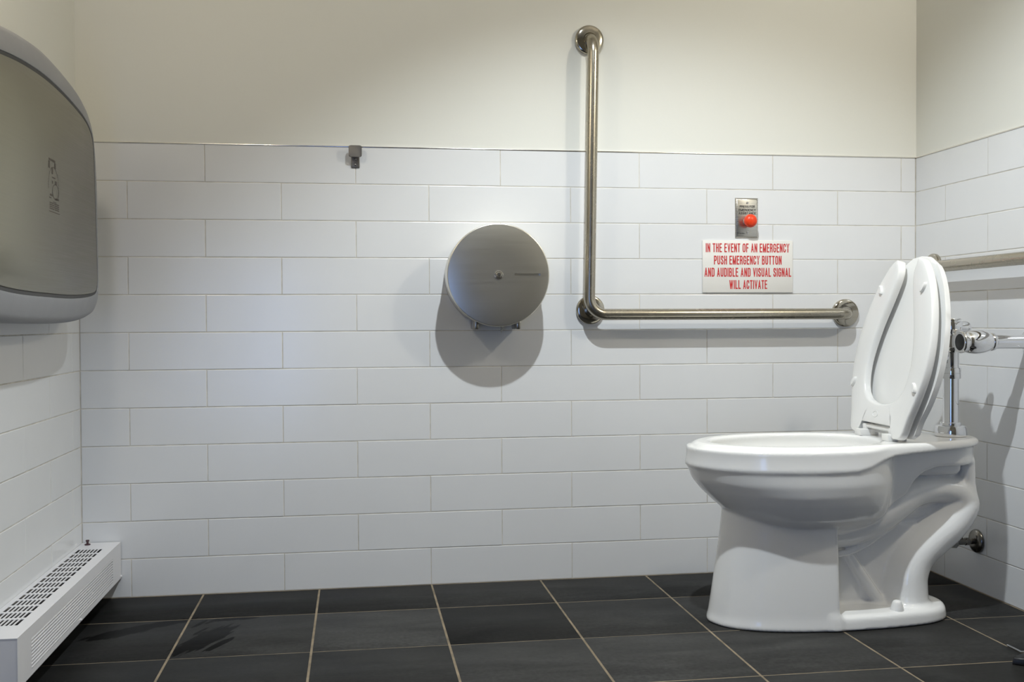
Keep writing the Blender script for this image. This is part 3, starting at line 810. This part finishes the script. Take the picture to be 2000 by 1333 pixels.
    # pedestal skirt
    foot = spl([(1.262, 0.0), (1.272, 0.040), (1.296, 0.074), (1.345, 0.105), (1.41, 0.126), (1.50, 0.139), (1.60, 0.1405), (1.70, 0.133), (1.79, 0.116), (1.846, 0.084), (1.874, 0.040), (1.881, 0.0)])
    f2 = plan_sdf(foot)
    nose = I(zz, [0, 0.008, 0.02, 0.055, 0.112, 0.177, 0.243, 0.285, 0.32], [1.262, 1.262, 1.2665, 1.272, 1.281, 1.291, 1.299, 1.303, 1.303])
    sy = I(zz, [0, 0.01, 0.03, 0.15, 0.24, 0.29], [1.0, 0.995, 0.975, 0.925, 0.885, 0.875])
    ped = np.empty_like(X)
    for k in range(len(zs)):
        sx_ = (1.546 - nose[k]) / (1.546 - 1.262)
        xq = 1.546 + (xs - 1.546) / sx_; yq = ys / sy[k]
        ix = np.clip((xq - xs[0]) / hstep, 0, len(xs) - 1.001); iy = np.clip((yq - ys[0]) / hstep, 0, len(ys) - 1.001)
        i0 = ix.astype(int); j0 = iy.astype(int); fx = (ix - i0)[:, None]; fy = (iy - j0)[None, :]
        g_ = lambda a_, b_: f2[np.ix_(a_, b_)]
        ped[:, :, k] = (g_(i0, j0) * (1 - fx) * (1 - fy) + g_(i0 + 1, j0) * fx * (1 - fy) + g_(i0, j0 + 1) * (1 - fx) * fy + g_(i0 + 1, j0 + 1) * fx * fy)
    ped = smax(smax(ped, X - np.float32(1.546), 0.010), Z - np.float32(0.30), 0.01)
    # foot slab
    footz = I(xs, [1.2, 1.55, 1.75, 1.85, 2.0], [0.034, 0.036, 0.036, 0.034, 0.032])[:, None, None]
    ft = smax(f2[:, :, None] + np.clip(Z, 0, 1) * 0.12, Z - footz, 0.016)
    ft = smax(ft, np.float32(1.52) - X, 0.01)

    b0 = int(np.searchsorted(xs, 1.43)); c0, c1 = int(np.searchsorted(ys, -0.115)), int(np.searchsorted(ys, 0.115))
    Xs, As, Zs = X[b0:, c0:c1], A[b0:, c0:c1], Z[b0:, c0:c1]

    def caps(pts, yoff=0.0, ysc=1.0, per=4):
        """smooth round tube along a spline in the XZ plane; pts = (x, z, radius)"""
        P = [np.array(q) for q in pts]; Q = []
        for i in range(len(P) - 1):
            p0 = P[i - 1] if i else 2 * P[0] - P[1]; p1, p2 = P[i], P[i + 1]; p3 = P[i + 2] if i + 2 < len(P) else 2 * P[-1] - P[-2]
            for q in range(per):
                t_ = q / per
                Q.append(0.5 * ((2 * p1) + (-p0 + p2) * t_ + (2 * p0 - 5 * p1 + 4 * p2 - p3) * t_ ** 2 + (-p0 + 3 * p1 - 3 * p2 + p3) * t_ ** 3))
        Q.append(P[-1])
        out = np.full(X.shape, 0.25, np.float32)
        d = np.full(Xs.shape, 0.25, np.float32)
        yq = (((As - yoff) / ysc) ** 2).astype(np.float32)
        for (xa, za, ra), (xb2, zb2, rb) in zip(Q[:-1], Q[1:]):
            vx, vz = xb2 - xa, zb2 - za; L2 = vx * vx + vz * vz
            t_ = np.clip(((Xs - xa) * vx + (Zs - za) * vz) / L2, 0, 1).astype(np.float32)
            dd = np.sqrt((Xs - xa - t_ * vx) ** 2 + yq + (Zs - za - t_ * vz) ** 2) - (ra + t_ * (rb - ra))
            d = np.minimum(d, dd)
        out[b0:, c0:c1] = d
        return out
    trap1 = caps([(1.50, 0.228, 0.060), (1.60, 0.226, 0.054), (1.68, 0.244, 0.050), (1.745, 0.279, 0.046), (1.80, 0.3085, 0.041), (1.86, 0.3150, 0.038), (1.905, 0.306, 0.040)], 0, 1.48)
    trap2 = caps([(1.890, 0.310, 0.038), (1.918, 0.300, 0.045), (1.924, 0.271, 0.050), (1.890, 0.228, 0.053), (1.838, 0.187, 0.054), (1.795, 0.148, 0.056), (1.774, 0.105, 0.059), (1.770, 0.060, 0.062), (1.770, 0.0, 0.067)], 0, 1.40)
    # lobe: the outer bend of the trap shows as a broad rounded shoulder
    trap = smin(trap1, trap2, 0.005)
    bx = lambda x0, x1, hy, z0, z1, k: smax(smax(np.maximum(x0 - X, X - x1), A - hy, k), np.maximum(z0 - Z, Z - z1), k)
    web = bx(1.50, 1.80, 0.022, -0.02, 0.23, 0.006)
    under = bx(1.62, 1.957, 0.080, 0.26, 0.436, 0.006)
    arch = I(xs, [1.60, 1.70, 1.745, 1.765, 1.79, 1.825, 1.86, 2.0], [0.27, 0.285, 0.312, 0.345, 0.367, 0.379, 0.381, 0.381], 0.008)[:, None, None]
    under = smax(under, arch - Z, 0.008)
    under = smax(under, d2 + 0.016, 0.008)
    web2 = bx(1.60, 1.925, 0.018, 0.25, 0.40, 0.006)
    inner = bx(1.60, 1.915, 0.050, 0.352, 0.42, 0.02)
    post = caps([(1.939, 0.385, 0.017), (1.939, 0.32, 0.019)], 0.030)
    rib = caps([(1.615, 0.165, 0.010), (1.695, 0.045, 0.013)], 0.030)
    rib2 = caps([(1.54, 0.166, 0.008), (1.60, 0.167, 0.008), (1.655, 0.187, 0.008), (1.70, 0.218, 0.008)], 0.046)
    d = smin(bowl, ped, 0.006)
    d = smin(d, slab, 0.010)
    web3 = bx(1.62, 1.87, 0.013, 0.06, 0.31, 0.004)
    web3 = np.maximum(web3, ((X - 1.83) * 0.72 - (Z - 0.17) * 0.69) - 0.012)
    back = smin(smin(smin(trap, web, 0.010), web2, 0.010), web3, 0.010)
    back = smin(back, rib, 0.012); back = smin(back, rib2, 0.008)
    back = smin(back, post, 0.012)
    back = smin(back, smin(under, inner, 0.006), 0.007)
    d = smin(d, back, 0.010)
    d = smin(d, ft, 0.014)
    # hollow of the bowl
    zi = [0.22, 0.24, 0.28, 0.34, 0.40, 0.425, 0.4465, 0.48]
    cf = I(zz, zi, [1.47, 1.42, 1.36, 1.305, 1.276, 1.270, 1.279, 1.279])[None, None, :]
    cb = I(zz, zi, [1.53, 1.57, 1.62, 1.665, 1.690, 1.700, 1.698, 1.698])[None, None, :]
    ch = I(zz, zi, [0.02, 0.05, 0.09, 0.125, 0.141, 0.145, 0.139, 0.139])[None, None, :]
    cav = smax(ell(cf, cb, np.float32(1.50), ch, 2.0, 2.2), np.float32(0.225) - Z, 0.01)
    d = smax(d, -cav, 0.010)
    d = smax(d, np.float32(0.0006) - Z, 0.006)
    # ---- surface nets
    ins_ = d < 0
    nx, ny, nz = d.shape
    c = np.zeros((nx - 1, ny - 1, nz - 1), np.int8)
    for i in (0, 1):
        for j in (0, 1):
            for k in (0, 1): c += ins_[i:nx - 1 + i, j:ny - 1 + j, k:nz - 1 + k]
    act = (c > 0) & (c < 8)
    idx = np.full(act.shape, -1, np.int64); cells = np.argwhere(act); idx[act] = np.arange(len(cells))
    acc = np.zeros((len(cells), 3)); cnt = np.zeros(len(cells))
    ci, cj, ck = cells.T
    corners = [(i, j, k) for i in (0, 1) for j in (0, 1) for k in (0, 1)]
    for a_ in corners:
        for ax in range(3):
            if a_[ax]: continue
            b_ = list(a_); b_[ax] = 1
            va = d[ci + a_[0], cj + a_[1], ck + a_[2]]; vb = d[ci + b_[0], cj + b_[1], ck + b_[2]]
            m_ = (va < 0) != (vb < 0)
            t_ = np.where(m_, va / np.where(m_, va - vb, 1), 0)
            P_ = np.repeat(np.array(a_, float)[None, :], len(cells), 0); P_[:, ax] += t_
            acc[m_] += P_[m_]; cnt[m_] += 1
    V = (cells + acc / cnt[:, None]) * hstep + np.array([xs[0], ys[0], zs[0]])
    F = []
    for ax in range(3):
        sl0 = [slice(None)] * 3; sl1 = [slice(None)] * 3; sl0[ax] = slice(0, -1); sl1[ax] = slice(1, None)
        s0, s1 = ins_[tuple(sl0)], ins_[tuple(sl1)]
        E_ = np.argwhere(s0 != s1)
        o1, o2 = [(1, 2), (2, 0), (0, 1)][ax]
        E_ = E_[(E_[:, o1] > 0) & (E_[:, o2] > 0) & (E_[:, o1] < d.shape[o1] - 1) & (E_[:, o2] < d.shape[o2] - 1)]
        q = []
        for da, db in ((-1, -1), (0, -1), (0, 0), (-1, 0)):
            e_ = E_.copy(); e_[:, o1] += da; e_[:, o2] += db
            q.append(idx[e_[:, 0], e_[:, 1], e_[:, 2]])
        q = np.stack(q, 1); flip = ~s0[tuple(E_.T)]
        q[flip] = q[flip][:, ::-1]
        F.append(q)
    F = np.concatenate(F)
    F = F[(F >= 0).all(1)]
    # light smoothing of the field's stair steps
    E2 = np.concatenate([F[:, [0, 1]], F[:, [1, 2]], F[:, [2, 3]], F[:, [3, 0]]])
    for it in range(6):
        s_ = np.zeros_like(V); n_ = np.zeros(len(V))
        np.add.at(s_, E2[:, 0], V[E2[:, 1]]); np.add.at(n_, E2[:, 0], 1)
        np.add.at(s_, E2[:, 1], V[E2[:, 0]]); np.add.at(n_, E2[:, 1], 1)
        f_ = 0.5 if it % 2 == 0 else -0.52
        V = V + f_ * (s_ / np.maximum(n_, 1)[:, None] - V)
    V[:, 1] += Y0
    me_ = bpy.data.meshes.new('bowl')
    me_.vertices.add(len(V)); me_.vertices.foreach_set('co', V.astype(np.float32).ravel())
    me_.loops.add(len(F) * 4); me_.loops.foreach_set('vertex_index', F.astype(np.int32).ravel())
    me_.polygons.add(len(F)); me_.polygons.foreach_set('loop_start', np.arange(0, len(F) * 4, 4, dtype=np.int32))
    me_.update(calc_edges=True); me_.validate()
    return me_


link('bowl', toilet_china(), M['china'], tl, 0)
bm = bmesh.new()
lathe(bm, [(0.0165, 0.0), (0.0165, 0.003), (0.0150, 0.010), (0.0125, 0.018), (0.0108, 0.0225), (0.0085, 0.0255), (0.004, 0.027), (0, 0.0272)], (1.708, Y0 - 0.102, 0.033), (0, 0, 1), 28)
obj('bolt_cap', bm, M['china'], tl)

# seat ring and lid, both raised and leaning back
th = math.radians(102.0)
so = Vector((1.703, Y0, 0.475)); sv = Vector((-math.cos(th), 0, math.sin(th))); sn = Vector((math.sin(th), 0, math.cos(th)))
SP = lambda u, v, n: so + Vector((0, u, 0)) + sv * v + sn * n
outer = [(0.118, -0.021), (0.133, -0.006), (0.142, 0.030), (0.160, 0.075), (0.175, 0.125), (0.181, 0.170), (0.179, 0.220), (0.168, 0.270), (0.150, 0.320), (0.124, 0.370), (0.095, 0.408), (0.072, 0.428), (0.056, 0.434), (0.044, 0.428), (0.036, 0.410)]
inner = [(0.035, 0.390), (0.044, 0.360), (0.063, 0.315), (0.084, 0.265), (0.099, 0.215), (0.107, 0.165), (0.103, 0.120), (0.085, 0.085), (0.055, 0.066), (0.0, 0.059)]


def cr_open(P, per=5):
    out = []
    for i in range(len(P) - 1):
        p0 = np.array(P[max(i - 1, 0)]); p1 = np.array(P[i]); p2 = np.array(P[i + 1]); p3 = np.array(P[min(i + 2, len(P) - 1)])
        for j in range(per):
            t_ = j / per
            out.append(tuple(0.5 * ((2 * p1) + (-p0 + p2) * t_ + (2 * p0 - 5 * p1 + 4 * p2 - p3) * t_ ** 2 + (-p0 + 3 * p1 - 3 * p2 + p3) * t_ ** 3)))
    out.append(tuple(P[-1]))
    return out


so_ = [(0.142, 0.030), (0.160, 0.075), (0.175, 0.125), (0.181, 0.170), (0.179, 0.220), (0.168, 0.270), (0.150, 0.320), (0.124, 0.370), (0.095, 0.408), (0.073, 0.428), (0.0565, 0.4345)]
si_ = [(0.088, 0.088), (0.100, 0.110), (0.1065, 0.140), (0.107, 0.172), (0.099, 0.215), (0.084, 0.265), (0.063, 0.315), (0.045, 0.360), (0.0365, 0.388), (0.0368, 0.408), (0.0450, 0.4275)]
ko = [(0.0, 0.0085), (0.040, 0.0085), (0.0795, 0.0085), (0.0805, 0.0065), (0.0835, -0.0165), (0.0855, -0.0195), (0.100, -0.0212), (0.117, -0.0205), (0.1265, -0.0150), (0.1335, -0.001)] + cr_open(so_, 5)
ki = [(0.0, 0.059), (0.022, 0.0605), (0.044, 0.0640), (0.0445, 0.0642), (0.0475, 0.0650), (0.050, 0.0657), (0.058, 0.0680), (0.067, 0.0715), (0.074, 0.0760), (0.082, 0.0825)] + cr_open(si_, 5)
pairs = [((-a_[0], a_[1]), (-b_[0], b_[1])) for a_, b_ in zip(ko[:0:-1], ki[:0:-1])] + list(zip(ko, ki))
bm = bmesh.new(); rings = []
for a_, b_ in pairs:
    wv = math.hypot(b_[0] - a_[0], b_[1] - a_[1])
    q = lambda off: off / wv
    f_ = 0.35 if (abs(a_[0]) < 0.105 and a_[1] < 0.02) else 0.7
    dm = 0.0 if abs(a_[0]) < 0.12 and a_[1] < 0.05 else -.0008
    prof = [(0, .0165), (0, .0065 * f_), (q(.0010 * f_), .0035 * f_), (q(.0030 * f_), .0012 * f_), (q(.0065 * f_), .0002 * f_), (0.30, dm), (0.62, dm), (1 - q(.0070), .0004), (1 - q(.0032), .0016), (1 - q(.0010), .0040), (1, .0075), (1, .0165),
            (1 - q(.0012), .0195), (1 - q(.0040), .0210), (q(.0040), .0210), (q(.0012), .0195)]
    rings.append([bm.verts.new(SP(a_[0] + (b_[0] - a_[0]) * t_, a_[1] + (b_[1] - a_[1]) * t_, n_)) for t_, n_ in prof])
for A, B in zip(rings[:-1], rings[1:]):
    for k in range(len(A)): bm.faces.new([A[k], A[(k + 1) % len(A)], B[(k + 1) % len(A)], B[k]])
bm.faces.new(rings[0]); bm.faces.new(rings[-1][::-1])
seat = obj('seat', bm, M['seat'], tl, 50)
for (u, v, rot) in ((0.152, 0.108, 0.5), (-0.152, 0.108, -0.5), (0.104, 0.356, -0.55), (-0.104, 0.356, 0.55)):
    bm = bmesh.new()
    P_ = [(0.0075 * math.cos(2 * PI * k / 28), 0.0155 * math.sin(2 * PI * k / 28)) for k in range(28)]
    R2 = lambda a_, b_: (u + a_ * math.cos(rot) - b_ * math.sin(rot), v + a_ * math.sin(rot) + b_ * math.cos(rot))
    prism(bm, P_, lambda a_, b_: SP(*R2(a_ * .8, b_ * .85), -0.0075), lambda a_, b_: SP(*R2(a_, b_), 0.002), 0.0022, 3)
    obj('bumper', bm, M['seat'], seat)
bm = bmesh.new()
pts = [SP(0.010 + 0.0125 * math.cos(2 * PI * k / 32), 0.032 + 0.0075 * math.sin(2 * PI * k / 32), -0.0002) for k in range(33)]
tube(bm, pts, 0.0009, 6, cap=False)
obj('emblem', bm, M['seat'], seat)
bm = bmesh.new()
lo_ = [(0.0, -0.012), (0.085, -0.014), (0.120, -0.014)] + cr_open([(q[0] + (0.004 if i > 1 else 0), q[1]) for i, q in enumerate(outer[1:12])], 5) + [(0.040, 0.446), (0.0, 0.450)]
lidp = lo_ + [(-u, v) for u, v in reversed(lo_[1:-1])]
prism(bm, lidp, lambda u, v: SP(u, v, 0.0335), lambda u, v: SP(u * .985, v * .985 + .003, 0.049), 0.005, 3)
obj('lid', bm, M['seat'], tl, 60)
for sg in (-1, 1):
    bm = bmesh.new()
    box(bm, (1.692, Y0 + sg * 0.070 - 0.0165, RZ - 0.0002), (1.742, Y0 + sg * 0.070 + 0.0165, RZ + 0.017), 0.002)
    box(bm, (1.707, Y0 + sg * 0.066 - 0.0095, RZ + 0.015), (1.729, Y0 + sg * 0.066 + 0.0095, RZ + 0.0315), 0.004)
    obj('hinge', bm, M['seat'], tl)
bm = bmesh.new()
tube(bm, [(1.7150, Y0 - 0.0785, RZ + 0.0255), (1.7150, Y0 + 0.0785, RZ + 0.0255)], 0.0055, 16)
obj('hinge_pin', bm, M['seat'], tl)

# ------------------------------------------------------------------ chrome flush valve
fx = 1.911
fv = root('flush_valve', (fx, Y0, RZ), 'chrome flush valve with vertical tube and side stop behind the raised lid', 'flush valve')
fb = Vector((fx, Y0, 0))
bm = bmesh.new()
lathe(bm, [(0.0385, RZ + 0.0008), (0.0392, RZ + 0.004), (0.0385, RZ + 0.020), (0.0360, RZ + 0.0265), (0.030, RZ + 0.0285), (0.0255, RZ + 0.029), (0.0255, RZ + 0.0345), (0.0235, RZ + 0.0365), (0.0196, RZ + 0.0366)], fb, (0, 0, 1), 48)
obj('spud_cover', bm, M['chrome'], fv)
bm = bmesh.new(); lathe(bm, [(0.0195, RZ + 0.030), (0.0195, 0.600)], fb, (0, 0, 1), 48); obj('vacuum_tube', bm, M['chrome'], fv)
bm = bmesh.new()
lathe(bm, [(0.0195, 0.5945), (0.0245, 0.5945), (0.0250, 0.5955), (0.0250, 0.6065), (0.0238, 0.6072), (0.0238, 0.6085), (0.0250, 0.6092), (0.0250, 0.6205), (0.0243, 0.6222), (0.0195, 0.6225)], fb, (0, 0, 1), 48)
obj('coupling_nut', bm, M['chrome'], fv)
bm = bmesh.new()
lathe(bm, [(0.0200, 0.615), (0.0200, 0.660), (0.0225, 0.664), (0.0258, 0.670), (0.0272, 0.680), (0.0272, 0.700), (0.0262, 0.7105), (0.0270, 0.7125), (0.0278, 0.715), (0.0278, 0.7365), (0.0268, 0.7395), (0.0242, 0.7400), (0.0242, 0.7460), (0.0232, 0.7472), (0, 0.7476)], fb, (0, 0, 1), 48)
obj('valve_body', bm, M['chrome'], fv)
d_ = Vector((-0.42, -0.9, 0)).normalized()
bm = bmesh.new(); lathe(bm, [(0.0165, 0.015), (0.0165, 0.030), (0.0155, 0.0315), (0, 0.0318)], (fx, Y0, 0.690), d_, 32); obj('side_cap', bm, M['chrome'], fv)
bm = bmesh.new()
lathe(bm, [(0.0155, 0.015), (0.0158, 0.040), (0.0145, 0.048), (0.0105, 0.053), (0, 0.0545)], (fx, Y0, 0.7245), (1, 0.1, 0), 32); obj('sensor_cap', bm, M['chrome'], fv)
bm = bmesh.new()
lathe(bm, [(0.012, 0.010), (0.012, 0.030), (0.019, 0.033), (0.020, 0.036), (0.017, 0.041), (0.008, 0.044), (0, 0.0445)], (fx, Y0, 0.648), (-1, -0.15, 0), 32); obj('override_button', bm, M['chrome'], fv)
sy_, sz_ = Y0 - 0.072, 0.6885
bm = bmesh.new()
lathe(bm, [(0.0165, 0.01), (0.0165, 0.070)], (fx + 0.004, Y0, sz_), (0, -1, 0), 32); obj('tailpiece', bm, M['chrome'], fv)
stb = (0, sy_, sz_)
sd_ = Vector((1, 0, 0))
bm = bmesh.new()
lathe(bm, [(0.0205, 1.8905), (0.0262, 1.8900), (0.0275, 1.8920), (0.0275, 1.8960), (0.0252, 1.8985), (0.0252, 1.9060), (0.0262, 1.9085), (0.0280, 1.9160), (0.0296, 1.9270), (0.0300, 1.9370), (0.0292, 1.9480), (0.0268, 1.9590), (0.0230, 1.9680), (0.0210, 1.9720), (0.0222, 1.9735), (0.0222, 1.9800), (0.0205, 1.9825), (0.0178, 1.983)], stb, sd_, 48, False)
lathe(bm, [(0.0205, 1.8905), (0.0200, 1.8960), (0, 1.8962)], stb, sd_, 48, False)
sv_ = obj('control_stop', bm, M['chrome'], fv)
bm = bmesh.new(); lathe(bm, [(0.0203, 1.8930), (0.0203, 1.8915), (0.017, 1.8908), (0, 1.8906)], stb, sd_, 36); obj('stop_cap', bm, M['black'], sv_)
bm = bmesh.new(); lathe(bm, [(0.0176, 1.975), (0.0176, XR - 0.0005)], stb, sd_, 40); obj('supply_pipe', bm, M['chrome'], fv)
bm = bmesh.new(); lathe(bm, [(0.036, XR - 0.0005), (0.036, XR - 0.003), (0.030, XR - 0.010), (0.019, XR - 0.015), (0.0178, XR - 0.015)], stb, sd_, 40); obj('escutcheon', bm, M['chrome'], fv)

# ------------------------------------------------------------------ supply stop low on the right wall
sp_ = root('supply_stop', (XR, -0.322, 0.137), 'small dark capped supply stop with round escutcheon, low on right wall behind the toilet', 'valve')
sb_ = (0, -0.322, 0.137)
ax_ = Vector((-1, 0, 0)); ob_ = (XR, -0.322, 0.137)
bm = bmesh.new(); lathe(bm, [(0.0325, 0.0004), (0.0325, 0.003), (0.030, 0.008), (0.022, 0.0125), (0.012, 0.0145), (0.0, 0.0145)], ob_, ax_, 40); obj('escutcheon', bm, M['darkmetal'], sp_)
bm = bmesh.new()
lathe(bm, [(0.0078, 0.010), (0.0078, 0.026), (0.0105, 0.027), (0.0105, 0.036), (0.009, 0.037), (0.009, 0.062), (0, 0.063)], ob_, ax_, 24)
lathe(bm, [(0.0060, 0.0), (0.0060, 0.017), (0.0098, 0.018), (0.0098, 0.0265), (0.008, 0.029), (0, 0.030)], (XR - 0.050, -0.322, 0.141), (0, 0, 1), 24)
obj('valve_body', bm, M['darkmetal'], sp_)
bm = bmesh.new()
P_ = [(0.0120 * math.cos(2 * PI * k / 32) * (1 + 0.12 * math.cos(6 * 2 * PI * k / 32)), 0.0165 * math.sin(2 * PI * k / 32) * (1 + 0.1 * math.cos(6 * 2 * PI * k / 32))) for k in range(32)]
prism(bm, P_, lambda a_, b_: (XR - 0.062, -0.322 + a_, 0.137 + b_), lambda a_, b_: (XR - 0.084, -0.322 + a_ * .85, 0.137 + b_ * .85), 0.003, 2)
hd = obj('handle', bm, M['greyknob'], sp_)
for dy in (-0.0052, 0.0052):
    bm = bmesh.new(); lathe(bm, [(0.0030, 0), (0.0030, 0.0012), (0, 0.0013)], (XR - 0.0837, -0.322 + dy, 0.137), (-1, 0, 0), 16); obj('handle_hole', bm, M['black'], hd)

# ------------------------------------------------------------------ low black bin cut by the right edge of the frame
wb = root('pedal_bin', (1.97, -0.95, 0.0), 'low black pedal bin with bright base rail, cut by the right frame edge', 'bin')
bm = bmesh.new(); box(bm, (1.8665, -1.10, 0.0145), (2.075, -0.840, 0.225), 0.006, 3); obj('body', bm, M['black'], wb)
bm = bmesh.new(); box(bm, (1.8685, -1.095, 0.225), (2.072, -0.843, 0.240), 0.006, 3); obj('lid', bm, M['black'], wb)
bm = bmesh.new()
tube(bm, [(1.8648, -0.786, 0.0030), (1.8652, -0.836, 0.0030), (1.8690, -0.843, 0.006), (1.876, -0.846, 0.016)], 0.0024, 10)
obj('base_rail', bm, M['chrome'], wb)
bm = bmesh.new()
P_ = [(1.87, -0.868), (1.838, -0.875), (1.804, -0.892), (1.797, -0.902), (1.812, -0.915), (1.87, -0.935)]
prism(bm, P_, lambda u, v: (u, v, 0.0005), lambda u, v: (u + 0.006, v, 0.016), 0.003, 2)
obj('pedal', bm, M['black'], wb)
bm = bmesh.new(); tube(bm, [(1.868, -0.858, 0.012), (1.858, -0.862, 0.0155), (1.850, -0.870, 0.0165)], 0.0017, 8); obj('pedal_wire', bm, M['chrome'], wb)
